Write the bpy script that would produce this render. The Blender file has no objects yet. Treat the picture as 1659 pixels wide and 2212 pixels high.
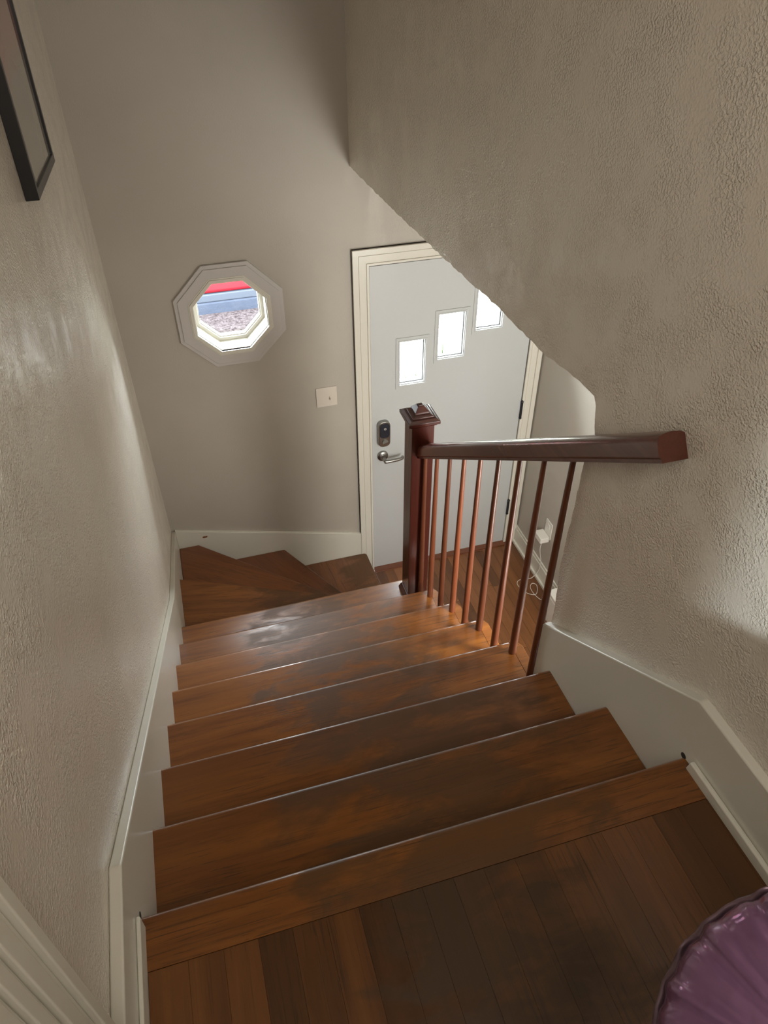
import bpy, bmesh, math, random
from mathutils import Vector, Matrix
from mathutils.geometry import tessellate_polygon
random.seed(7)
PI = math.pi
C = bpy.context.scene.collection
scn = bpy.context.scene

# ---------------------------------------------------------------- camera
cam_d = bpy.data.cameras.new('camera')
cam = bpy.data.objects.new('camera', cam_d); C.objects.link(cam)
cam_d.sensor_fit = 'HORIZONTAL'; cam_d.sensor_width = 36.0
cam_d.lens = 1584.685/1659*36.0
cam_d.clip_start = 0.01
R_ = Vector((0.95907054, -0.28313523, -0.00425827))
U_ = Vector((0.18652155, 0.62035119, 0.76182289))
F_ = Vector((0.21305728, 0.73143615, -0.64777137))
m = Matrix((R_, U_, -F_)).transposed().to_4x4()
m.translation = Vector((0.2711, -0.6236, 1.3879))
cam.matrix_world = m
scn.camera = cam

# ---------------------------------------------------------------- view, sky, lights
scn.view_settings.view_transform = 'Standard'
scn.view_settings.look = 'None'
scn.view_settings.gamma = 1
scn.view_settings.use_curve_mapping = False
scn.view_settings.exposure = 0.0
w = bpy.data.worlds.new('sky'); scn.world = w; w.use_nodes = True
bg = w.node_tree.nodes['Background']
bg.inputs[0].default_value = (0.86, 0.93, 1.0, 1); bg.inputs[1].default_value = 80.0

def area(name, loc, target, sx, sy, power, col, spread=180, portal=False):
    d = bpy.data.lights.new(name, 'AREA'); d.shape = 'RECTANGLE'; d.size = sx; d.size_y = sy
    d.energy = power; d.color = col; d.spread = math.radians(spread)
    if portal: d.cycles.is_portal = True
    o = bpy.data.objects.new(name, d); C.objects.link(o); o.location = loc
    dv = Vector(target)-Vector(loc)
    o.rotation_euler = dv.to_track_quat('-Z', 'Y').to_euler()
    return o
area('upstairs_fill', (0.55, -1.1, 2.38), (0.55, 0.9, 0.0), 0.8, 1.1, 24, (1.0, 0.94, 0.85))  # unseen soft fill added behind the camera to brighten the stairwell, no fixture
area('entry_room_light', (1.55, 0.5, -0.35), (2.1, 2.1, -0.7), 0.5, 0.7, 34, (1.0, 0.98, 0.93))
for i_, (bx_, by_) in enumerate(((0.35, -1.25), (0.62, -1.10), (0.80, -1.35), (0.52, -1.5))):
    d_ = bpy.data.lights.new('ceiling_bulb', 'POINT'); d_.energy = 1.2; d_.shadow_soft_size = 0.025; d_.color = (1, 0.9, 0.78)
    o_ = bpy.data.objects.new('ceiling_bulb', d_); C.objects.link(o_); o_.location = (bx_, by_, 2.2)
area('side_window_beam', (0.25, -1.60, 1.42), (1.12, -0.35, 0.78), 0.5, 0.6, 0.75, (0.82, 0.95, 1.0), spread=4)
# portals: they only guide the daylight through the window openings
area('portal_octagon', (0.491, 2.86, -0.148), (0.491, 0, -0.148), 0.4, 0.4, 1, (1, 1, 1), portal=True)
area('portal_door', (1.61, 2.78, -0.41), (1.61, 0, -0.41), 0.62, 0.56, 1, (1, 1, 1), portal=True)

# ---------------------------------------------------------------- materials
def mat(name, col, rough=0.5, metal=0.0, **k):
    mt = bpy.data.materials.new(name); mt.use_nodes = True
    b = mt.node_tree.nodes['Principled BSDF']
    b.inputs['Base Color'].default_value = (*col, 1); b.inputs['Roughness'].default_value = rough
    b.inputs['Metallic'].default_value = metal
    for kk, v in k.items(): b.inputs[kk].default_value = v
    return mt
def N(mt, t, **k):
    n = mt.node_tree.nodes.new(t)
    for kk, v in k.items():
        if hasattr(n, kk): setattr(n, kk, v)
        else: n.inputs[kk].default_value = v
    return n
def L(mt, a, b): mt.node_tree.links.new(a, b)
def ramp(mt, fac, pts):
    r = mt.node_tree.nodes.new('ShaderNodeValToRGB'); e = r.color_ramp.elements
    while len(e) < len(pts): e.new(0.5)
    for el, (p, c) in zip(e, pts): el.position = p; el.color = (*c, 1)
    L(mt, fac, r.inputs[0]); return r.outputs[0]
def g3(v): return (v, v, v)
def mixc(mt, fac, a, b, blend='MIX'):
    n = mt.node_tree.nodes.new('ShaderNodeMix'); n.data_type = 'RGBA'; n.blend_type = blend
    for s, v in ((n.inputs[0], fac), (n.inputs[6], a), (n.inputs[7], b)):
        if hasattr(v, 'is_output') or isinstance(v, bpy.types.NodeSocket): L(mt, v, s)
        else: s.default_value = v if isinstance(v, (int, float)) else (*v, 1)
    return n.outputs[2]
def mth(mt, op, a, b=0.0):
    n = mt.node_tree.nodes.new('ShaderNodeMath'); n.operation = op
    for s, v in ((n.inputs[0], a), (n.inputs[1], b)):
        if isinstance(v, bpy.types.NodeSocket): L(mt, v, s)
        else: s.default_value = v
    return n.outputs[0]
def pos(mt, scale=(1, 1, 1), rot=(0, 0, 0), loc=(0, 0, 0)):
    g = mt.node_tree.nodes.new('ShaderNodeNewGeometry'); mp = mt.node_tree.nodes.new('ShaderNodeMapping')
    mp.inputs['Scale'].default_value = scale; mp.inputs['Rotation'].default_value = rot; mp.inputs['Location'].default_value = loc
    L(mt, g.outputs['Position'], mp.inputs[0]); return mp.outputs[0]
def noise(mt, vec, scale, detail=3, rough=0.5, dist=0.0):
    n = mt.node_tree.nodes.new('ShaderNodeTexNoise'); L(mt, vec, n.inputs['Vector'])
    n.inputs['Scale'].default_value = scale; n.inputs['Detail'].default_value = detail
    n.inputs['Roughness'].default_value = rough; n.inputs['Distortion'].default_value = dist
    return n.outputs[0]
def bump(mt, h, strength, dist):
    n = mt.node_tree.nodes.new('ShaderNodeBump'); n.inputs['Strength'].default_value = strength
    n.inputs['Distance'].default_value = dist; L(mt, h, n.inputs['Height'])
    L(mt, n.outputs[0], mt.node_tree.nodes['Principled BSDF'].inputs['Normal'])

def plaster(name, col, rough, amp, spec=0.5):
    mt = mat(name, col, rough); b = mt.node_tree.nodes['Principled BSDF']
    b.inputs['Specular IOR Level'].default_value = spec
    v = pos(mt)
    fine = noise(mt, v, 205, 1, 0.5)
    f2 = ramp(mt, fine, [(0.38, g3(0)), (0.70, g3(1))])
    patch = ramp(mt, noise(mt, v, 9, 3, 0.6), [(0.35, g3(0.15)), (0.62, g3(1))])
    big = noise(mt, v, 30, 2, 0.5, 0.6)
    broad = noise(mt, v, 3, 1, 0.5)
    h = mth(mt, 'ADD', mth(mt, 'MULTIPLY', f2, patch), mth(mt, 'MULTIPLY', big, 0.35))
    h = mth(mt, 'ADD', h, mth(mt, 'MULTIPLY', broad, 1.2))
    bump(mt, h, 1.0, amp)
    cc = mixc(mt, ramp(mt, noise(mt, v, 2.2, 3, 0.6), [(0.3, g3(0)), (0.7, g3(1))]), tuple(c*0.95 for c in col), tuple(min(1, c*1.03) for c in col))
    L(mt, cc, b.inputs['Base Color'])
    return mt
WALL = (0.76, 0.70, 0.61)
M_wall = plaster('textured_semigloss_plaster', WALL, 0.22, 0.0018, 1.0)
M_far = plaster('smooth_beige_paint_shaded', (0.44, 0.40, 0.34), 0.55, 0.00025)  # smooth version of the side walls' paint, darkened to put backlit shade into the colour
M_white = mat('white_gloss_trim_paint', (0.66, 0.63, 0.545), 0.28)
_v = pos(M_white); bump(M_white, noise(M_white, _v, 60, 3), 0.5, 0.0006)
M_oct = mat('window_surround_paint', (0.53, 0.50, 0.47), 0.35)
M_door = mat('pale_door_paint', (0.50, 0.51, 0.50), 0.4)
_v = pos(M_door); bump(M_door, noise(M_door, _v, 200, 2), 0.3, 0.0003)
M_ceil = mat('flat_ceiling_paint', (0.6, 0.57, 0.5), 0.8)

def wood(name, ang=0.0, c0=(0.165, 0.050, 0.010), c1=(0.35, 0.126, 0.023), dark=(0.045, 0.02, 0.008), worn=None,
         vert=False, rough=0.30, stain=False, coat=0.25, grain=1.0, rnd=0.35):
    """grain runs along local x after turning world coords by ang about z; vert: grain runs along z"""
    mt = mat(name, c0, rough); b = mt.node_tree.nodes['Principled BSDF']
    b.inputs['Coat Weight'].default_value = coat; b.inputs['Coat Roughness'].default_value = 0.28
    oi = mt.node_tree.nodes.new('ShaderNodeObjectInfo')
    v0 = pos(mt, (1, 1, 1), (0, 0, ang))
    mp = mt.node_tree.nodes.new('ShaderNodeMapping'); L(mt, v0, mp.inputs[0])
    mp.inputs['Scale'].default_value = (30, 30, 1.6) if vert else (1.5, 22, 22)
    off = mt.node_tree.nodes.new('ShaderNodeCombineXYZ')
    for i in range(3): L(mt, mth(mt, 'MULTIPLY', oi.outputs['Random'], 37.0+11*i), off.inputs[i])
    L(mt, off.outputs[0], mp.inputs['Location'])
    v = mp.outputs[0]
    base = noise(mt, v, 1.0, 5, 0.6, 0.8)
    col = ramp(mt, base, [(0.28, c0), (0.72, c1)])
    # oak pores: fine dark lines, waved
    mp2 = mt.node_tree.nodes.new('ShaderNodeMapping'); L(mt, v0, mp2.inputs[0])
    mp2.inputs['Scale'].default_value = (120, 120, 5) if vert else (6, 190, 190)
    L(mt, off.outputs[0], mp2.inputs['Location'])
    pores = noise(mt, mp2.outputs[0], 1.0, 3, 0.65, 1.2)
    pm = ramp(mt, pores, [(0.54, g3(0)), (0.64, g3(1))])
    patch = ramp(mt, noise(mt, v0, 3.5, 2, 0.5), [(0.36, g3(0.12)), (0.56, g3(1))])
    pf = mth(mt, 'MULTIPLY', pm, mth(mt, 'MULTIPLY', patch, 0.70*grain))
    col = mixc(mt, pf, col, dark)
    # tone of each board
    tone = ramp(mt, oi.outputs['Random'], [(0.0, g3(1-rnd)), (1.0, g3(1+rnd*0.4))])
    col = mixc(mt, 1.0, col, tone, 'MULTIPLY')
    if worn:
        # foot wear: an area of its own shape round the middle of the flight
        sx = mt.node_tree.nodes.new('ShaderNodeSeparateXYZ'); gg = mt.node_tree.nodes.new('ShaderNodeNewGeometry')
        L(mt, gg.outputs['Position'], sx.inputs[0])
        cx, wx, colw = worn
        dx = mth(mt, 'DIVIDE', mth(mt, 'SUBTRACT', sx.outputs[0], cx), wx)
        bell = mth(mt, 'SUBTRACT', 1.0, mth(mt, 'MULTIPLY', dx, dx))
        nn = noise(mt, pos(mt, (3.0, 7, 3)), 1.6, 5, 0.62, 0.5)
        s = mth(mt, 'ADD', bell, mth(mt, 'MULTIPLY', mth(mt, 'SUBTRACT', nn, 0.5), 4.2))
        wm = ramp(mt, s, [(0.3, g3(0)), (1.1, g3(1))])
        col = mixc(mt, mth(mt, 'MULTIPLY', wm, 0.72), col, colw)
        rr = mth(mt, 'ADD', rough, mth(mt, 'MULTIPLY', wm, 0.16)); L(mt, rr, b.inputs['Roughness'])
        L(mt, mth(mt, 'MULTIPLY', mth(mt, 'SUBTRACT', 1.0, wm), coat), b.inputs['Coat Weight'])
    L(mt, col, b.inputs['Base Color'])
    bump(mt, mth(mt, 'SUBTRACT', mth(mt, 'MULTIPLY', base, 0.3), mth(mt, 'MULTIPLY', pf, 0.5)), 0.4, 0.0005)
    return mt
WORN = (0.075, 0.036, 0.012)
M_tread = wood('oiled_oak_tread', 0, worn=(0.62, 0.42, WORN))
M_wind8 = wood('oak_winder_a', math.radians(13), worn=(0.62, 0.4, WORN))
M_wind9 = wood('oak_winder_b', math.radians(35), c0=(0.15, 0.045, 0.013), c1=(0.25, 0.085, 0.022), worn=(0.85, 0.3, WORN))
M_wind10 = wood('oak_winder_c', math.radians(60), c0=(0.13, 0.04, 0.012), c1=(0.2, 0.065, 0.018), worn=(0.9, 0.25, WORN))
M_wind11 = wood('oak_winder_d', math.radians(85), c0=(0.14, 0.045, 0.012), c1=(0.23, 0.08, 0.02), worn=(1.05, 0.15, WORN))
M_plank = wood('floor_strip_wood', PI/2, c0=(0.095, 0.032, 0.008), c1=(0.175, 0.066, 0.015), worn=(0.58, 0.24, (0.050, 0.026, 0.011)), rnd=0.5)
M_entry = wood('entry_strip_wood', PI/2, c0=(0.17, 0.06, 0.018), c1=(0.27, 0.105, 0.032), rnd=0.5, grain=0.5)
M_post = wood('mahogany_stained_post', 0, c0=(0.042, 0.009, 0.006), c1=(0.07, 0.016, 0.010), vert=True, grain=0.4, rough=0.22, rnd=0.1)
M_bal = wood('reddish_baluster_wood', 0, c0=(0.10, 0.026, 0.011), c1=(0.175, 0.050, 0.020), vert=True, grain=0.5, rough=0.34, rnd=0.4)
M_rail = wood('dark_red_rail_wood', PI/2, coat=0.08, c0=(0.075, 0.018, 0.011), c1=(0.13, 0.036, 0.020), grain=0.3, rough=0.2, rnd=0.1)
M_rise = wood('riser_wood', 0, c0=(0.12, 0.035, 0.012), c1=(0.2, 0.06, 0.02), rough=0.4)
M_nickel = mat('satin_nickel', (0.32, 0.31, 0.29), 0.3, 1.0)
M_darkmet = mat('dark_hinge_metal', (0.03, 0.03, 0.035), 0.45, 0.6)
M_blackglass = mat('black_keypad_glass', (0.02, 0.025, 0.035), 0.12)
M_black = mat('black_frame_lacquer', (0.022, 0.022, 0.024), 0.35)
M_plastic = mat('white_plastic', (0.72, 0.69, 0.63), 0.35)
M_almond = mat('almond_switch_plastic', (0.64, 0.58, 0.50), 0.35)
M_gap = mat('dark_gap', (0.02, 0.015, 0.012), 0.8)
M_print = mat('grey_print_paper', (0.42, 0.39, 0.34), 0.6)
_b = M_print.node_tree.nodes['Principled BSDF']
_s = M_print.node_tree.nodes.new('ShaderNodeSeparateXYZ'); L(M_print, pos(M_print), _s.inputs[0])
_n = noise(M_print, pos(M_print), 5, 3)
_f = ramp(M_print, mth(M_print, 'ADD', _s.outputs[2], mth(M_print, 'MULTIPLY', _n, 0.12)), [(0.0, g3(0)), (1.0, g3(1))])
_z = mth(M_print, 'MULTIPLY', mth(M_print, 'SUBTRACT', mth(M_print, 'ADD', _s.outputs[2], mth(M_print, 'MULTIPLY', _n, 0.12)), 1.10), 14.0)
L(M_print, mixc(M_print, ramp(M_print, _z, [(0, g3(0)), (1, g3(1))]), (0.30, 0.28, 0.24), (0.36, 0.17, 0.14)), _b.inputs['Base Color'])
_b.inputs['Coat Weight'].default_value = 1.0; _b.inputs['Coat Roughness'].default_value = 0.03
def pane_mat():
    mt = bpy.data.materials.new('clear_window_glass'); mt.use_nodes = True; nt = mt.node_tree
    for n in list(nt.nodes): nt.nodes.remove(n)
    o = nt.nodes.new('ShaderNodeOutputMaterial'); t = nt.nodes.new('ShaderNodeBsdfTransparent'); g = nt.nodes.new('ShaderNodeBsdfGlossy')
    g.inputs['Roughness'].default_value = 0.02; t.inputs[0].default_value = (0.95, 0.97, 0.96, 1)
    mx = nt.nodes.new('ShaderNodeMixShader'); fr = nt.nodes.new('ShaderNodeFresnel'); fr.inputs[0].default_value = 1.3
    nt.links.new(fr.outputs[0], mx.inputs[0]); nt.links.new(t.outputs[0], mx.inputs[1]); nt.links.new(g.outputs[0], mx.inputs[2]); nt.links.new(mx.outputs[0], o.inputs[0])
    return mt
M_pane = pane_mat()
def rough_ground(name, a, b_, sc, rough=0.9):
    mt = mat(name, a, rough, **{'Specular IOR Level': 0.0}); n = noise(mt, pos(mt), sc, 4, 0.7)
    L(mt, ramp(mt, n, [(0.35, a), (0.65, b_)]), mt.node_tree.nodes['Principled BSDF'].inputs['Base Color'])
    bump(mt, n, 0.6, 0.02); return mt
M_conc = rough_ground('pale_driveway_concrete', (0.36, 0.35, 0.29), (0.44, 0.42, 0.35), 4)
M_gravel = rough_ground('brown_mulch_gravel', (0.009, 0.007, 0.0072), (0.032, 0.026, 0.0265), 34)
M_kerb = rough_ground('blue_grey_kerb_stone', (0.013, 0.015, 0.021), (0.016, 0.018, 0.024), 8)
M_carred = mat('red_car_paint', (0.06, 0.002, 0.004), 0.5, 0.0); M_carred.node_tree.nodes['Principled BSDF'].inputs['Specular IOR Level'].default_value = 0.1
M_clad = mat('pale_grey_plastic_cladding', (0.014, 0.016, 0.021), 0.6, **{'Specular IOR Level': 0.1})
M_tyre = mat('black_rubber', (0.015, 0.015, 0.015), 0.8)
M_grass = mat('green_blade', (0.008, 0.020, 0.002), 0.6, **{'Specular IOR Level': 0.0})
M_balloon = mat('shiny_purple_foil', (0.24, 0.12, 0.23), 0.13, 0.35)
_v = pos(M_balloon); bump(M_balloon, noise(M_balloon, _v, 14, 3, 0.55, 0.8), 0.5, 0.01)
M_seam = mat('grey_brown_foil_seam', (0.19, 0.12, 0.15), 0.4, 0.3)

# ---------------------------------------------------------------- mesh helpers
def wloc(o):
    v = Vector((0, 0, 0))
    while o: v += Vector(o.location); o = o.parent
    return v
def obj(name, vf, m, parent=None, smooth=False, bevel=0, seg=2, angle=None):
    vs, fs = vf
    off = wloc(parent)
    me = bpy.data.meshes.new(name); me.from_pydata([tuple(Vector(v)-off) for v in vs], [], fs)
    bm = bmesh.new(); bm.from_mesh(me); bmesh.ops.remove_doubles(bm, verts=bm.verts, dist=1e-6)
    bmesh.ops.recalc_face_normals(bm, faces=bm.faces); bm.to_mesh(me); bm.free()
    me.materials.append(m)
    o = bpy.data.objects.new(name, me); C.objects.link(o); o.parent = parent
    if smooth:
        for p in me.polygons: p.use_smooth = True
        if smooth != 'all': me.set_sharp_from_angle(angle=math.radians(angle or 35))
    if bevel:
        md = o.modifiers.new('bevel', 'BEVEL'); md.width = bevel; md.segments = seg; md.limit_method = 'ANGLE'; md.angle_limit = math.radians(30)
        md.harden_normals = True
        for p in me.polygons: p.use_smooth = True
        me.set_sharp_from_angle(angle=math.radians(30))
    return o
def join(*a):
    V, F = [], []
    for vs, fs in a:
        n = len(V); V += [Vector(v) for v in vs]; F += [tuple(i+n for i in f) for f in fs]
    return V, F
AX = {'x': lambda a, b, c: (c, a, b), 'y': lambda a, b, c: (a, c, b), 'z': lambda a, b, c: (a, b, c)}
def prism(axis, loops, c0, c1):
    """2-D loops (first the outline, then holes) extruded along axis; x: (y,z), y: (x,z), z: (x,y)"""
    if not isinstance(loops[0][0], (tuple, list)): loops = [loops]
    f = AX[axis]; flat = [p for l in loops for p in l]; n = len(flat)
    V = [Vector(f(p[0], p[1], c0)) for p in flat]+[Vector(f(p[0], p[1], c1)) for p in flat]
    if len(loops) == 1:
        F = [tuple(range(n)), tuple(range(2*n-1, n-1, -1))]
    else:
        tris = tessellate_polygon([[Vector((p[0], p[1], 0)) for p in l] for l in loops])
        F = [tuple(t) for t in tris]+[tuple(i+n for i in reversed(t)) for t in tris]
    k = 0
    for l in loops:
        for i in range(len(l)):
            a, b = k+i, k+(i+1) % len(l); F.append((a, b, b+n, a+n))
        k += len(l)
    return V, F
def box(x0, x1, y0, y1, z0, z1): return prism('z', [(x0, y0), (x1, y0), (x1, y1), (x0, y1)], z0, z1)
def rect(a0, a1, b0, b1): return [(a0, b0), (a1, b0), (a1, b1), (a0, b1)]
def cyl(p0, p1, r0, r1=None, n=20, caps=True):
    r1 = r0 if r1 is None else r1; p0, p1 = Vector(p0), Vector(p1); d = (p1-p0).normalized()
    a = d.orthogonal().normalized(); b = d.cross(a); V, F = [], []
    for p, r in ((p0, r0), (p1, r1)):
        for i in range(n): t = 2*PI*i/n; V.append(p+(a*math.cos(t)+b*math.sin(t))*r)
    F = [(i, (i+1) % n, (i+1) % n+n, i+n) for i in range(n)]
    if caps: F += [tuple(range(n)), tuple(range(2*n-1, n-1, -1))]
    return V, F
def tube(pts, r, n=8):
    pts = [Vector(p) for p in pts]; V, F = [], []; a = None
    for i, p in enumerate(pts):
        d = (pts[min(i+1, len(pts)-1)]-pts[max(i-1, 0)]).normalized()
        if a is None: a = d.orthogonal().normalized()
        a = (a-d*a.dot(d)).normalized(); b = d.cross(a)
        rr = r[i] if isinstance(r, list) else r
        for k in range(n): t = 2*PI*k/n; V.append(p+(a*math.cos(t)+b*math.sin(t))*rr)
    for i in range(len(pts)-1):
        for k in range(n): F.append((i*n+k, i*n+(k+1) % n, (i+1)*n+(k+1) % n, (i+1)*n+k))
    F += [tuple(range(n)), tuple(range(len(V)-1, len(V)-n-1, -1))]
    return V, F
def spline(ctrl, n=8):
    P = [Vector(p) for p in ctrl]; P = [P[0]]+P+[P[-1]]; out = []
    for i in range(1, len(P)-2):
        a, b, c, d = P[i-1:i+3]
        for k in range(n):
            t = k/n; out.append(0.5*((2*b)+(c-a)*t+(2*a-5*b+4*c-d)*t*t+(3*b-a-3*c+d)*t**3))
    out.append(P[-2]); return out
def shear(vf, fn): return [Vector(fn(v)) for v in vf[0]], vf[1]
def ngon(cx, cz, flat, n=8):
    r = flat/2/math.cos(PI/n); return [(cx+r*math.cos(PI/n+2*PI*i/n), cz+r*math.sin(PI/n+2*PI*i/n)) for i in range(n)]
def thing(name, label, cat, loc, group=None):
    o = bpy.data.objects.new(name, None); C.objects.link(o); o.location = loc; o.empty_display_size = 0.05
    if label: o['label'] = label
    if cat: o['category'] = cat
    if group: o['group'] = group
    return o
def tag(o, label, cat=None, group=None):
    o['label'] = label
    if cat: o['category'] = cat
    if group: o['group'] = group
    return o
def struct(o, label, cat='wall'):
    o['kind'] = 'structure'; o['label'] = label; o['category'] = cat; return o

# ---------------------------------------------------------------- the room shell
G, RZ = 0.252, 0.168
FZ = -12*RZ              # entry floor
YW = 2.70                # plaster face of the far wall
YF = 2.68                # face of skirting and casings on it
TOP = 2.45
OC = (0.491, -0.148)
LIGHTS = [(1.325, 1.468, -0.665, -0.408), (1.537, 1.688, -0.541, -0.284), (1.746, 1.897, -0.402, -0.145)]
DX0, DX1, DZ = 1.166, 2.076, 0.012
o = obj('wall_left', prism('x', [(-2.6, FZ-0.1), (YW+0.14, FZ-0.1), (YW+0.14, TOP), (-2.6, TOP)], -0.16, -0.022), M_wall)
struct(o, 'textured glossy beige plaster wall along the left of the stairs')
far_hole = [ngon(*OC, 0.352), [(DX0, FZ-0.08), (DX1, FZ-0.08), (DX1, DZ), (DX0, DZ)]]
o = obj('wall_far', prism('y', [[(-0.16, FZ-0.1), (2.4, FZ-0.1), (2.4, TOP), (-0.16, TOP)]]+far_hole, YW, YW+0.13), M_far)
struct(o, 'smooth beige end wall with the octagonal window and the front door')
# upper right wall: continuous plaster with the rough-cut opening over the balustrade
edge = [(0.578, FZ-0.1), (0.578, -0.26), (0.581, -0.15), (0.590, -0.03), (0.594, 0.064), (0.587, 0.209), (0.587, 0.30), (0.584, 0.36), (0.570, 0.44), (0.586, 0.505), (0.60, 0.523), (0.72, 0.520), (0.85, 0.503),
        (1.10, 0.505), (1.55, 0.486), (2.13, 0.470), (2.70, 0.463)]
rag = [edge[0], edge[1]]
for (a, b) in zip(edge[1:-1], edge[2:]):
    n = max(2, int(math.hypot(b[0]-a[0], b[1]-a[1])/0.022))
    for i in range(1, n+1):
        t = i/n; j = 0.0030 if i < n else 0.0015
        rag.append((a[0]+(b[0]-a[0])*t+random.uniform(-j, j)*(abs(b[1]-a[1]) > abs(b[0]-a[0])),
                    a[1]+(b[1]-a[1])*t+random.uniform(-j, j)*(abs(b[1]-a[1]) <= abs(b[0]-a[0]))))
rag[-1] = (2.70, 0.463)
tri_edge = [(-2.6, FZ-0.1)]+rag+[(2.70, TOP), (-2.6, TOP)]
def wall_tilt(v): return (v[0]-0.0127*v[1], v[1], v[2])
vs, fs = prism('x', [tri_edge], 1.125, 1.225)
tri = tessellate_polygon([[Vector((p[0], p[1], 0)) for p in tri_edge]]); n = len(tri_edge)
fs = [tuple(t) for t in tri]+[tuple(i+n for i in t) for t in tri]+[f for f in fs if len(f) == 4]
o = obj('wall_right', shear((vs, fs), wall_tilt), M_wall)
struct(o, 'textured glossy beige plaster wall right of the stairs with a rough cut opening edge')
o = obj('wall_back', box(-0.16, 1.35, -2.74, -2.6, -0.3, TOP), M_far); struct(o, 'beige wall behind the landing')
o = obj('ceiling', box(-0.16, 1.35, -2.6, YW, TOP, TOP+0.1), M_ceil); struct(o, 'flat pale ceiling above the stairwell', 'ceiling')
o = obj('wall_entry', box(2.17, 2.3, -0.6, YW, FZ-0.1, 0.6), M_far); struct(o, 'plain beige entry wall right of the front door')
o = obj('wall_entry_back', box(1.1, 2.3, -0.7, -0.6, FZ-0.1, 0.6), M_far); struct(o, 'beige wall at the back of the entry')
o = obj('ceiling_entry', box(1.215, 2.3, -0.6, YW, 0.53, 0.65), M_ceil); struct(o, 'pale ceiling of the lower entry', 'ceiling')

# skirting boards
SL = [(-0.242, 0.135), (0.037, 0.138), (1.80, -1.02), (YW, -1.397)]
lo = [(YW, FZ), (1.6, FZ), (-0.02, -0.40), (-0.242, -0.40)]
o = obj('baseboard_left', prism('x', [SL+lo], -0.022, 0.0), M_white, bevel=0.004); struct(o, 'white glossy stair skirting along the left wall', 'skirting')
o = obj('shoe_moulding', box(0.0, 0.008, -0.242, -0.012, -0.01, 0.043), M_white, parent=None, bevel=0.003)
o.name = 'trim_1'; struct(o, 'short white shoe moulding at the left edge of the landing', 'trim')
xs = lambda y: 1.105-0.02*y
SR = [(-1.0, 0.166), (0.026, 0.166), (0.586, -0.216), (0.586, -0.60), (0.0, -0.40), (-1.0, -0.40)]
o = obj('baseboard_right', shear(prism('x', [SR], 0, 0.028), lambda v: (v[0]+xs(v[1]), v[1], v[2])), M_white, bevel=0.005, seg=3)
struct(o, 'white glossy stair skirting with a clipped corner along the right wall', 'skirting')
o = obj('trim_2', shear(prism('x', [(-1.0, -0.01), (-0.016, -0.01), (-0.022, 0.026), (-1.0, 0.028)], -0.012, 0.0), lambda v: (v[0]+xs(v[1]), v[1], v[2])), M_white, bevel=0.004)
struct(o, 'white shoe moulding at the right edge of the landing', 'trim')
o = obj('baseboard_far', prism('y', [(0.0, -1.382), (1.088, -1.682), (1.088, FZ), (0.0, FZ)], YF, YW), M_white, bevel=0.003)
struct(o, 'white sloping skirting under the end wall above the winder steps', 'skirting')
chip = obj('paint_chip', prism('y', [(0.140, -1.462), (0.148, -1.456), (0.158, -1.459), (0.170, -1.458), (0.167, -1.468), (0.155, -1.470), (0.144, -1.469)], YF-0.0012, YF), M_tread, o)
chip['label'] = 'small dark chip in the white paint'
for nm_, x_, par_ in (('nosing_notch', 1.1042, bpy.data.objects['baseboard_right']), ('nosing_notch', -0.0064, bpy.data.objects['baseboard_left'])):
    obj(nm_, cyl((x_, 0.006, 0.001), (x_+0.007, 0.006, 0.001), 0.0075, n=14), M_gap, par_)
o = obj('baseboard_entry', join(box(2.155, 2.17, 0.0, YW, FZ, FZ+0.115), box(2.16, 2.17, 0.0, YW, FZ+0.115, FZ+0.135), box(2.14, 2.155, 0.0, YW, FZ, FZ+0.022)), M_white, bevel=0.003)
struct(o, 'white stepped skirting at the foot of the entry wall', 'skirting')

# front door casing
def casing(pts_in, w_, y0):
    a = []
    return a
ci = [(DX0-0.001, FZ), (DX0-0.001, DZ+0.004), (DX1+0.004, DZ+0.004), (DX1+0.004, FZ)]
def ring_case(o_, i_, ya, yb):
    x0, x1, z1 = DX0, DX1+0.003, DZ+0.003
    return prism('y', [(x0-o_, FZ), (x0-o_, z1+o_), (x1+o_, z1+o_), (x1+o_, FZ), (x1+i_, FZ), (x1+i_, z1+i_), (x0-i_, z1+i_), (x0-i_, FZ)], ya, yb)
o = obj('trim_3', join(ring_case(0.082, 0.0, YF+0.006, YW), ring_case(0.082, 0.055, YF-0.004, YW), ring_case(0.012, 0.0, YF, YW), ring_case(0.050, 0.018, YF+0.003, YW)), M_white, bevel=0.0015)
struct(o, 'white moulded casing around the front door', 'door casing')
th = obj('threshold', box(DX0, DX1, YF-0.03, YW+0.05, FZ, FZ+0.012), M_rise); th.name = 'trim_4'; struct(th, 'dark wooden threshold strip under the front door', 'threshold')

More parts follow.
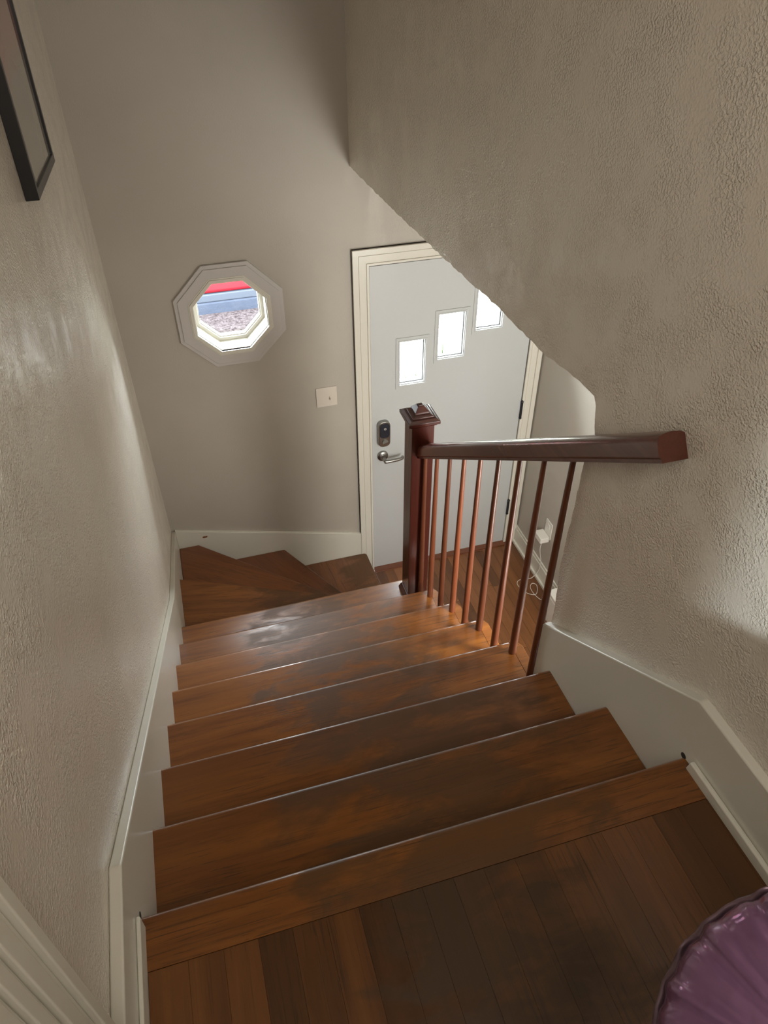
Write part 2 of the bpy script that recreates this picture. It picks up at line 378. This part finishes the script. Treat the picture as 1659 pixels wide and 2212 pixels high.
# front door
door = thing('door_1', 'white slab front door with three stepped little windows', 'door', (DX0, YW, FZ)); door['kind'] = 'structure'
g_ = 0.0025
slab = [[(DX0+g_, FZ+0.014), (DX1-g_, FZ+0.014), (DX1-g_, DZ-g_), (DX0+g_, DZ-g_)]]
for a0, a1, b0, b1 in LIGHTS: slab.append(rect(a0-0.004, a1+0.004, b0-0.004, b1+0.004))
obj('door_slab', prism('y', slab, YF+0.008, YF+0.052), M_door, door)
for a0, a1, b0, b1 in LIGHTS:
    f = obj('pane_frame', join(
        prism('y', [rect(a0-0.020, a1+0.020, b0-0.022, b1+0.022), rect(a0-0.004, a1+0.004, b0-0.004, b1+0.004)], YF+0.0035, YF+0.0085),
        prism('y', [rect(a0-0.007, a1+0.007, b0-0.007, b1+0.007), rect(a0, a1, b0, b1)], YF+0.001, YF+0.010),
        prism('y', [rect(a0-0.004, a1+0.004, b0-0.004, b1+0.004), rect(a0+0.004, a1-0.004, b0+0.004, b1-0.004)], YF+0.010, YF+0.050)), M_door, door)
    obj('gasket', prism('y', [rect(a0+0.004, a1-0.004, b0+0.004, b1-0.004), rect(a0+0.0065, a1-0.0065, b0+0.0065, b1-0.0065)], YF+0.024, YF+0.034), M_gap, f)
    obj('pane', prism('y', rect(a0+0.004, a1-0.004, b0+0.004, b1-0.004), YF+0.028, YF+0.032), M_pane, f)
# smart deadbolt
def rrect(x0, x1, z0, z1, r, n=6):
    out = []
    for cx, cz, a in ((x1-r, z0+r, -PI/2), (x1-r, z1-r, 0), (x0+r, z1-r, PI/2), (x0+r, z0+r, PI)):
        for i in range(n+1): t = a+PI/2*i/n; out.append((cx+r*math.cos(t), cz+r*math.sin(t)))
    return out
lk = obj('deadbolt_lock', prism('y', rrect(1.198, 1.268, -1.034, -0.868, 0.028), YF-0.022, YF+0.008), M_nickel, door, bevel=0.004)
lk['label'] = 'rounded nickel deadbolt with black keypad'
kp = obj('keypad', prism('y', rrect(1.206, 1.262, -0.972, -0.878, 0.02), YF-0.0245, YF-0.020), M_blackglass, lk, bevel=0.001)
ang = [2*PI*i/24 for i in range(24)]
obj('keypad_ring', prism('y', [[(1.236+0.0065*math.cos(t), -0.912+0.0065*math.sin(t)) for t in ang], [(1.236+0.0040*math.cos(t), -0.912+0.0040*math.sin(t)) for t in ang]], YF-0.0255, YF-0.0240), M_plastic, lk)
obj('thumb_turn', join(cyl((1.236, YF-0.021, -1.000), (1.236, YF-0.028, -1.000), 0.016), shear(box(-0.017, 0.017, YF-0.042, YF-0.026, -0.005, 0.005),
    lambda v: (1.236+v[0]*0.95-v[2]*0.3, v[1], -1.000+v[2]*0.95+v[0]*0.3))), M_nickel, lk, smooth=True, angle=20)
hd = obj('door_handle', join(cyl((1.228, YF+0.008, -1.112), (1.228, YF-0.006, -1.112), 0.033, 0.031, 32), cyl((1.228, YF-0.006, -1.112), (1.228, YF-0.012, -1.112), 0.031, 0.022, 32),
    cyl((1.228, YF-0.010, -1.112), (1.228, YF-0.055, -1.112), 0.011, 0.010, 20)), M_nickel, door, smooth=True)
hd['label'] = 'nickel lever door handle'
obj('lever', tube(spline([(1.222, YF-0.056, -1.112), (1.24, YF-0.060, -1.112), (1.29, YF-0.058, -1.112), (1.328, YF-0.052, -1.112), (1.336, YF-0.038, -1.110)], 5), [0.011]*5+[0.0105]*8+[0.009]*7+[0.008], 12), M_nickel, hd, smooth='all')
obj('lock_pin', cyl((1.228, YF-0.0125, -1.096), (1.228, YF-0.0115, -1.096), 0.003, n=10), M_gap, hd)
for zc in (-0.955, -1.70):
    h = obj('hinge', join(cyl((DX1+0.001, YF-0.002, zc-0.055), (DX1+0.001, YF-0.002, zc+0.055), 0.0075, n=12), cyl((DX1+0.001, YF-0.002, zc+0.055), (DX1+0.001, YF-0.002, zc+0.064), 0.0095, 0.005, n=12),
        cyl((DX1+0.001, YF-0.002, zc-0.062), (DX1+0.001, YF-0.002, zc-0.055), 0.005, 0.009, n=12)), M_darkmet, door, smooth=True)

# octagonal window
win = thing('window_1', 'octagonal window with a broad white surround', 'window', (OC[0], YW, OC[1])); win['kind'] = 'structure'
def oring(o_, i_, ya, yb): return prism('y', [ngon(*OC, o_), ngon(*OC, i_)], ya, yb)
obj('window_frame', join(oring(0.505, 0.350, YW-0.014, YW), oring(0.470, 0.350, YW-0.020, YW), oring(0.44, 0.350, YW-0.018, YW)), M_oct, win, bevel=0.002)
obj('window_lip', join(oring(0.372, 0.338, YW-0.026, YW+0.01), oring(0.384, 0.338, YW-0.022, YW), oring(0.352, 0.332, YW-0.010, YW+0.12)), M_white, win, bevel=0.0015)
obj('sash', join(oring(0.340, 0.300, YW+0.085, YW+0.12), oring(0.318, 0.290, YW+0.095, YW+0.125)), M_plastic, win, bevel=0.002)
obj('pane', prism('y', ngon(*OC, 0.292), YW+0.108, YW+0.112), M_pane, win)

# casing of the doorway on the left wall beside the landing
cs = []
for a, b, x in ((-0.245, -0.262, 0.020), (-0.262, -0.272, 0.012), (-0.272, -0.295, 0.016), (-0.295, -0.303, 0.009), (-0.303, -0.322, 0.014), (-0.322, -0.330, 0.007), (-0.330, -0.352, 0.012), (-0.352, -0.362, 0.006)):
    cs.append(box(-0.022, x, b, a, -0.01, 2.12))
o = obj('trim_5', join(*cs), M_white, bevel=0.0025, seg=3); struct(o, 'white fluted door casing at the near left edge', 'door casing')
o = obj('door_2', box(-0.03, -0.012, -1.15, -0.362, 0.0, 2.05), M_door); struct(o, 'closed white side door beside the landing', 'door')

# ---------------------------------------------------------------- floors
fl = obj('floor', box(-0.02, 1.13, -2.6, -0.03, -0.12, -0.019), M_rise); struct(fl, 'upstairs landing floor of narrow hardwood strips', 'floor')
xj = [0.0085, 0.075, 0.135, 0.195, 0.255, 0.315, 0.375, 0.435, 0.495, 0.555, 0.615, 0.678, 0.738, 0.80, 0.858, 0.91, 0.97, 1.03, 1.092, 1.118]
for i in range(len(xj)-1):
    y1 = -0.0895
    cuts = [y1] + ([random.uniform(-0.9, -0.5)] if i % 2 else []) + [-1.6]
    if i == 13: cuts = [y1, -0.62, -1.6]
    for a, b in zip(cuts[:-1], cuts[1:]):
        obj('plank', box(xj[i]+0.00012, xj[i+1]-0.00012, b+0.0002, a-0.0002, -0.02, 0.0+random.uniform(-0.0003, 0)), M_plank, fl, bevel=0.00025, seg=1)
fe = obj('floor_entry', box(0.0, 2.17, -0.6, YW, FZ-0.1, FZ-0.019), M_rise); struct(fe, 'entry floor of narrow hardwood strips by the front door', 'floor')
x = 1.10; i = 0
while x < 2.16:
    x1 = min(x+0.0625, 2.169)
    ys = [YF-0.031]; y = YF-random.uniform(0.25, 0.9)
    while y > 0.7: ys.append(y); y -= random.uniform(0.5, 0.95)
    ys.append(0.6)
    for a, b in zip(ys[:-1], ys[1:]):
        obj('plank', box(x+0.0004, x1-0.0004, b+0.0005, a-0.0005, FZ-0.02, FZ+random.uniform(-0.0004, 0)), M_entry, fe, bevel=0.0003, seg=1)
    x = x1; i += 1

# ---------------------------------------------------------------- staircase
st = thing('staircase', 'worn reddish oak staircase winding left to right down to the front door', 'staircase', (0.55, 0.0, FZ))
def nose(y0, z0, back, x0, x1, th=0.026):
    r = th/2; prof = [(back, z0-th), (y0-r, z0-th)]
    prof += [(y0-r+r*math.sin(t), z0-r-r*math.cos(t)) for t in [PI*i/8 for i in range(1, 8)]]
    prof += [(y0-r, z0), (back, z0)]
    return prism('x', prof, x0, x1)
NY = [0.003, 0.2555, 0.508, 0.7605, 1.0125, 1.2635, 1.5125, 1.763]
NZ = [0.0, -0.165, -0.333, -0.502, -0.670, -0.8405, -1.0095, -1.1785]
XR = [1.112, 1.102, 1.096, 1.099, 1.099, 1.099, 1.099, 1.099]
for k in range(8):
    back = -0.0885 if k == 0 else NY[k-1]-0.03
    t = obj('tread', nose(NY[k]+0.004, NZ[k], back, -0.001 if k else -0.012, XR[k]), M_tread, st, smooth=True, angle=50)
    if k == 0: t.name = 'landing_nosing'; t['label'] = 'rounded board edging the landing'
    if k >= 3:
        y0 = NY[k]+0.004
        obj('return_nosing', prism('z', [(1.0992, y0), (1.119, y0), (1.136, y0-0.032), (1.136, y0-0.285), (1.0992, y0-0.285)], NZ[k]-0.026, NZ[k]), M_tread, t, bevel=0.002, seg=2)
    zr = NZ[k]-0.026; zl = (NZ[k+1] if k < 7 else -8*RZ)
    obj('riser', box(-0.001, XR[k]-0.002, NY[k]-0.046, NY[k]-0.028, zl, zr), M_rise, st)
PV = (1.10, 1.752)
z8, z9, z10, z11 = -8*RZ, -9*RZ, -10*RZ, -11*RZ
TH = 0.026
wind = [(z8, [(-0.001, 1.725), (1.10, 1.725), (1.09, 1.748), (0.0, 2.248), (-0.001, 2.248)], M_wind8),
        (z9, [(-0.001, 2.205), (1.06, 1.73), (1.10, 1.756), (0.112, YF+0.001), (-0.001, YF+0.001)], M_wind9),
        (z10, [(0.085, YF+0.001), (1.06, 1.76), (1.11, 1.76), (0.600, YF+0.001)], M_wind10),
        (z11, [(0.572, YF+0.001), (1.075, 1.76), (1.142, 1.76), (1.114, YF-0.01), (1.10, YF+0.001)], M_wind11)]
for z, poly, mm in wind:
    obj('winder_tread', prism('z', poly, z-TH, z), mm, st, bevel=0.009, seg=3)
def riserline(a, b, z1, z0):
    a, b = Vector((*a, 0)), Vector((*b, 0)); d = (b-a).normalized(); nrm = Vector((-d.y, d.x, 0))*0.009
    return prism('z', [tuple((a+nrm)[:2]), tuple((b+nrm)[:2]), tuple((b-nrm)[:2]), tuple((a-nrm)[:2])], z0, z1)
for a, b, z1, z0 in (((0.0, 2.21), (1.07, 1.735), z8-TH, z9), ((0.10, 2.655), (1.07, 1.75), z9-TH, z10), ((0.58, 2.665), (1.09, 1.76), z10-TH, z11), ((1.085, 2.665), (1.11, 1.76), z11-TH, FZ)):
    obj('riser', riserline(a, b, z1, z0), M_rise, st)
# open side panel under the straight flight, closing the stairs towards the entry
sp = [(0.60, FZ)]
for k in range(3, 8):
    sp += [(0.60 if k == 3 else NY[k-1]-0.045, NZ[k]-0.027), (NY[k]-0.045, NZ[k]-0.027)]
sp += [(NY[7]-0.045, FZ)]
tri = tessellate_polygon([[Vector((p[0], p[1], 0)) for p in sp]]); vs, fs = prism('x', [sp], 1.09, 1.108); n = len(sp)
fs = [tuple(t) for t in tri]+[tuple(i+n for i in t) for t in tri]+[f for f in fs if len(f) == 4]
q = obj('side_panel', (vs, fs), M_white, st); q['label'] = 'white panel closing the open side'

# ---------------------------------------------------------------- balustrade
rl = thing('stair_railing', 'dark red wooden railing with square newel post, sloping handrail and tapered balusters', 'railing', (1.086, 1.667, -1.1785))
px0, px1, py0, py1 = 1.040, 1.132, 1.620, 1.712
newel = obj('newel_post', join(box(px0, px1, py0, py1, -1.60, -0.203)), M_post, rl, bevel=0.002)
newel['label'] = 'square dark red newel post'
def frust(x0, x1, y0, y1, z0, i, z1):
    V = [Vector(v) for v in ((x0, y0, z0), (x1, y0, z0), (x1, y1, z0), (x0, y1, z0), (x0+i, y0+i, z1), (x1-i, y0+i, z1), (x1-i, y1-i, z1), (x0+i, y1-i, z1))]
    return V, [(0, 1, 2, 3), (4, 5, 6, 7), (0, 1, 5, 4), (1, 2, 6, 5), (2, 3, 7, 6), (3, 0, 4, 7)]
e = 0.018
def capb(i, z0, z1): return box(px0-e+i, px1+e-i, py0-e+i, py1+e-i, z0, z1)
def capf(i, z0, di, z1): return frust(px0-e+i, px1+e-i, py0-e+i, py1+e-i, z0, di, z1)
obj('post_cap', join(capf(0.012, -0.203, -0.006, -0.192), capb(0.0, -0.192, -0.178), capf(0.003, -0.178, 0.010, -0.170), capb(0.020, -0.170, -0.164), capf(0.022, -0.164, 0.012, -0.158),
    capb(0.036, -0.158, -0.150), capf(0.036, -0.150, 0.016, -0.132), capb(0.055, -0.132, -0.129)), M_post, newel, bevel=0.0012)
bz = -1.1785
obj('base_moulding', join(frust(px0-0.014, px1+0.014, py0-0.014, py1+0.014, bz, 0.006, bz+0.022), frust(px0-0.008, px1+0.008, py0-0.008, py1+0.008, bz+0.022, 0.006, bz+0.034)), M_post, newel, bevel=0.0015)
def rail_z(y): return 0.579-0.693*(y-0.274)     # underside of the handrail
XB = 1.093
for i in range(9):
    y = 0.593+0.126*i; k = 3+i//2
    zt = rail_z(y)+0.006; zb = NZ[k]
    H = zt-zb; pts = [(XB, y, zb), (XB, y, zb+0.04), (XB, y, zb+H*0.3), (XB, y, zb+H*0.6), (XB, y, zt)]
    rr = [0.0128, 0.0126, 0.0118, 0.0098, 0.0076]
    obj('baluster', tube(pts, rr, 20), M_bal, rl, smooth=True, angle=40)
# handrail: moulded section swept along the slope
d = Vector((0, 1, -0.693)).normalized(); nrm = Vector((0, 0.693, 1)).normalized()
prof = [(-0.0275, 0), (-0.0275, 0.008), (-0.0300, 0.010), (-0.0325, 0.0125), (-0.0325, 0.016), (-0.0325, 0.036), (-0.0318, 0.041), (-0.0290, 0.047), (-0.0240, 0.0515), (-0.0150, 0.0545), (0, 0.056)]
prof = prof+[(-a, b) for a, b in reversed(prof[:-1])]
A = Vector((XB+0.001, 0.274, rail_z(0.274)))
def railpt(s, p):  # s: distance along y from A
    return A+d*s+Vector((p[0], 0, 0))+nrm*p[1]
n = len(prof); V = []
for s in [0.0, 0.4, 0.8, 1.2]: V += [railpt(s, p) for p in prof]
for p in prof:   # plumb cut inside the newel
    b = railpt(0, p); s = (1.626-b.y)/d.y; V.append(b+d*s)
F = [(j*n+i, j*n+(i+1) % n, (j+1)*n+(i+1) % n, (j+1)*n+i) for j in range(4) for i in range(n)]
F += [tuple(range(n)), tuple(range(5*n-1, 4*n-1, -1))]
hr = obj('handrail', (V, F), M_rail, rl, smooth=True, angle=30); hr['label'] = 'dark red moulded sloping handrail'

# ---------------------------------------------------------------- small things on the walls
sw = thing('light_switch', 'almond double switch plate with one toggle between octagonal window and door', 'light switch', (0.924, YW, -0.671))
obj('switch_plate', prism('y', rrect(0.868, 0.980, -0.729, -0.614, 0.003, 3), YW-0.006, YW-0.0003), M_almond, sw, bevel=0.002)
tg = obj('toggle', shear(box(0.940, 0.948, -0.016, 0.0, -0.005, 0.005), lambda v: (v[0], YW-0.005+v[1], -0.672+v[2]-v[1]*-0.7)), M_almond, sw, bevel=0.001)

pf = thing('picture_frame', 'black framed picture on the left wall, cut off by the photo corner', 'picture', (0.0, 1.51, 0.86))
fy0, fy1, fz0, fz1 = 1.258, 1.760, 0.850, 1.60
def ftilt(v):   # the picture hangs a few degrees out of level
    a = math.radians(-5); dy, dz = v[1]-1.258, v[2]-0.85
    return (v[0], 1.258+dy*math.cos(a)-dz*math.sin(a), 0.85+dy*math.sin(a)+dz*math.cos(a))
obj('frame', shear(prism('x', [rect(fy0, fy1, fz0, fz1), rect(fy0+0.022, fy1-0.022, fz0+0.022, fz1-0.022)], -0.0215, 0.008), ftilt), M_black, pf, bevel=0.0015)
obj('backing', shear(prism('x', rect(fy0+0.02, fy1-0.02, fz0+0.02, fz1-0.02), -0.020, 0.002), ftilt), M_print, pf)

ol = thing('wall_outlet', 'white outlet plate low on the entry wall behind the balusters', 'outlet', (2.17, 2.30, -1.59))
obj('cover_plate', prism('x', rrect(2.262, 2.338, -1.655, -1.535, 0.003, 3), 2.164, 2.1697), M_plastic, ol, bevel=0.002)
obj('socket_face', prism('x', rrect(2.283, 2.317, -1.588, -1.555, 0.010, 4), 2.162, 2.1645), M_plastic, ol)
ch = thing('charger', 'white square plug adapter pushed into the entry outlet', 'charger', (2.14, 2.30, -1.66))
obj('adapter_body', prism('z', rrect(2.103, 2.1625, 2.262, 2.352, 0.006, 4), -1.668, -1.632), M_plastic, ch, bevel=0.003, seg=3)
cb = obj('cable', tube(spline([(2.125, 2.28, -1.667), (2.118, 2.275, -1.73), (2.135, 2.27, -1.83), (2.145, 2.29, -1.93), (2.135, 2.315, -2.000), (2.11, 2.31, -2.013), (2.07, 2.32, -2.013), (2.02, 2.31, -2.013), (2.005, 2.27, -2.013),
    (2.03, 2.20, -2.013), (2.075, 2.17, -2.013), (2.105, 2.20, -2.013), (2.12, 2.245, -2.013), (2.10, 2.265, -2.013), (2.075, 2.24, -2.013), (2.07, 2.19, -2.013), (2.085, 2.13, -2.013), (2.11, 2.11, -2.013)], 8), 0.0019, 6), M_plastic, None, smooth='all')
tag(cb, 'thin white charging cable hanging from the adapter and curled on the floor', 'cable')
bn = thing('white_bin', 'white rounded box on the entry floor half behind the wall', 'box', (2.10, 1.9, FZ))
obj('bin_body', prism('z', rrect(2.045, 2.137, 1.70, 1.995, 0.03, 6), FZ, -1.815), M_plastic, bn, bevel=0.006, seg=3)
obj('lid_gap', prism('z', rrect(2.048, 2.134, 1.703, 1.992, 0.028, 6), -1.815, -1.811), M_gap, bn)
obj('bin_lid', prism('z', rrect(2.043, 2.138, 1.698, 1.997, 0.03, 6), -1.811, -1.785), M_plastic, bn, bevel=0.005, seg=3)

# ---------------------------------------------------------------- purple foil balloon close to the camera
bc = Vector((0.7246, -0.600, 0.5535)); BR = 0.183
nz = (cam.location if False else Vector((0.2711, -0.6236, 1.3879)))-bc; nz.normalize()
ax = nz.orthogonal().normalized(); ay = nz.cross(ax)
bl = thing('balloon', 'shiny purple crinkled foil balloon at the lower right edge', 'balloon', bc)
V, F = [], []; NT, NR = 180, 22
def wr(t): return math.sin(31*t)*0.6+math.sin(47*t+1.3)*0.4
for side in (1, -1):
    base = len(V)
    for j in range(NR+1):
        q = (j/NR)**0.8
        for i in range(NT):
            t = 2*PI*i/NT; edge_ = q**5
            r = BR*q*(1+0.012*edge_*wr(t)); h = side*0.085*math.sqrt(max(0, 1-q*q))*(1+0.10*edge_*wr(t)+0.22*q**3*wr(t)*(1-edge_))
            V.append(bc+ax*r*math.cos(t)+ay*r*math.sin(t)+nz*h)
    for j in range(NR):
        for i in range(NT):
            a = base+j*NT+i; b = base+j*NT+(i+1) % NT; F.append((a, b, b+NT, a+NT))
obj('foil_body', (V, F), M_balloon, bl, smooth='all')
V, F = [], []
for j, rr in enumerate((0.985, 1.012, 1.024)):
    for i in range(NT):
        t = 2*PI*i/NT; r = BR*(rr+0.004*wr(t)*(j > 0)); V.append(bc+ax*r*math.cos(t)+ay*r*math.sin(t)+nz*(0.004*j*wr(t*0.7+1)))
for j in range(2):
    for i in range(NT): a = j*NT+i; b = j*NT+(i+1) % NT; F.append((a, b, b+NT, a+NT))
sm = obj('seam', (V, F), M_seam, bl, smooth='all'); md = sm.modifiers.new('t', 'SOLIDIFY'); md.thickness = 0.0012
sm['label'] = 'grey brown flattened seam'
obj('ribbon', tube(spline([bc+Vector((0.06, -0.12, -0.19)), bc+Vector((0.09, -0.14, -0.35)), (0.75, -0.75, 0.15), (0.78, -0.78, 0.004), (0.84, -0.80, 0.003)], 6), 0.0018, 6), M_seam, bl, smooth='all')

# ---------------------------------------------------------------- outdoors
EZ = -2.12
gd = obj('driveway', box(-12, 14, YW+0.14, 6.52, EZ-0.1, EZ), M_conc); gd['kind'] = 'structure'; tag(gd, 'bright pale driveway in front of the house', 'driveway')
g2 = obj('driveway', box(3.002, 14, 6.522, 24, EZ-0.1, EZ), M_conc); g2['kind'] = 'structure'; tag(g2, 'pale drive beside the parking strip, outside to the right', 'driveway')
gv = obj('mulch_bed', box(-12, 3.0, 6.52, 6.95, EZ-0.1, EZ+0.05), M_gravel); gv['kind'] = 'stuff'; tag(gv, 'brown gravel strip seen through the octagonal window', 'gravel')
kb = obj('kerb', box(-12, 3.0, 6.952, 7.12, EZ-0.1, -1.955), M_kerb, bevel=0.01); kb['kind'] = 'structure'; tag(kb, 'blue grey kerb between the gravel and the red car', 'kerb')
rd = obj('road', box(-12, 3.0, 7.122, 24, EZ-0.1, EZ), M_kerb); rd['kind'] = 'structure'; tag(rd, 'grey road surface under the red car', 'road')
car = thing('car', 'red parked car seen through the top of the octagonal window', 'car', (0.9, 8.3, EZ+0.02))
cx = 0.45; CY = 6.99; CZ = EZ
body = [(-2.1, 0.30), (-1.75, 0.245), (0.75, 0.245), (1.0, 0.235), (1.75, 0.30), (2.1, 0.36), (2.2, 0.55), (2.1, 0.80), (1.2, 0.92), (0.75, 1.36), (-0.9, 1.40), (-1.5, 0.98), (-2.05, 0.92), (-2.2, 0.6)]
obj('car_body', prism('y', [(cx+a, CZ+b) for a, b in body], CY, CY+1.7), M_carred, car, bevel=0.05, seg=5)
cl = obj('sill_cladding', prism('y', rect(cx-1.9, cx+1.9, CZ+0.165, CZ+0.25), CY-0.012, CY+1.6), M_clad, car, bevel=0.012)
cl['label'] = 'grey plastic sill cladding'
for sx in (-1.35, 1.35):
    for yy in (CY-0.01, CY+1.49):
        wv = obj('wheel', cyl((cx+sx, yy, CZ+0.34), (cx+sx, yy+0.22, CZ+0.34), 0.34, n=32), M_tyre, car, smooth=True)
        obj('hubcap', cyl((cx+sx, yy-0.01, CZ+0.34), (cx+sx, yy, CZ+0.34), 0.2, n=24), M_nickel, wv, smooth=True)
for a, b in ((-0.95, -0.12), (-0.05, 0.75)):
    obj('side_window', prism('y', [(cx+a, CZ+0.97), (cx+b, CZ+0.97), (cx+b-0.1, CZ+1.31), (cx+a+0.12, CZ+1.31)], CY-0.01, CY+0.02), M_blackglass, car)
# grass clump outside the door
gc = Vector((1.80, 3.22, EZ))
V, F = [], []
for i in range(300):
    a = random.uniform(0, 2*PI); r = random.uniform(0, 0.17); bx = gc+Vector((r*math.cos(a), r*math.sin(a), 0))
    h = random.uniform(1.2, 1.6); lean = random.uniform(0.08, 0.42); w_ = random.uniform(0.004, 0.009); sd = Vector((-math.sin(a), math.cos(a), 0))*w_
    n0 = len(V)
    for k in range(6):
        t = k/5; c = bx+Vector((math.cos(a), math.sin(a), 0))*lean*t*t+Vector((0, 0, h*t*(1-0.12*t))); ww = 1-t*0.9
        V += [c-sd*ww, c+sd*ww]
    for k in range(5): F.append((n0+2*k, n0+2*k+1, n0+2*k+3, n0+2*k+2))
gr = obj('grass', (V, F), M_grass, None); gr['kind'] = 'stuff'; tag(gr, 'tall green ornamental grass outside the door windows', 'grass')
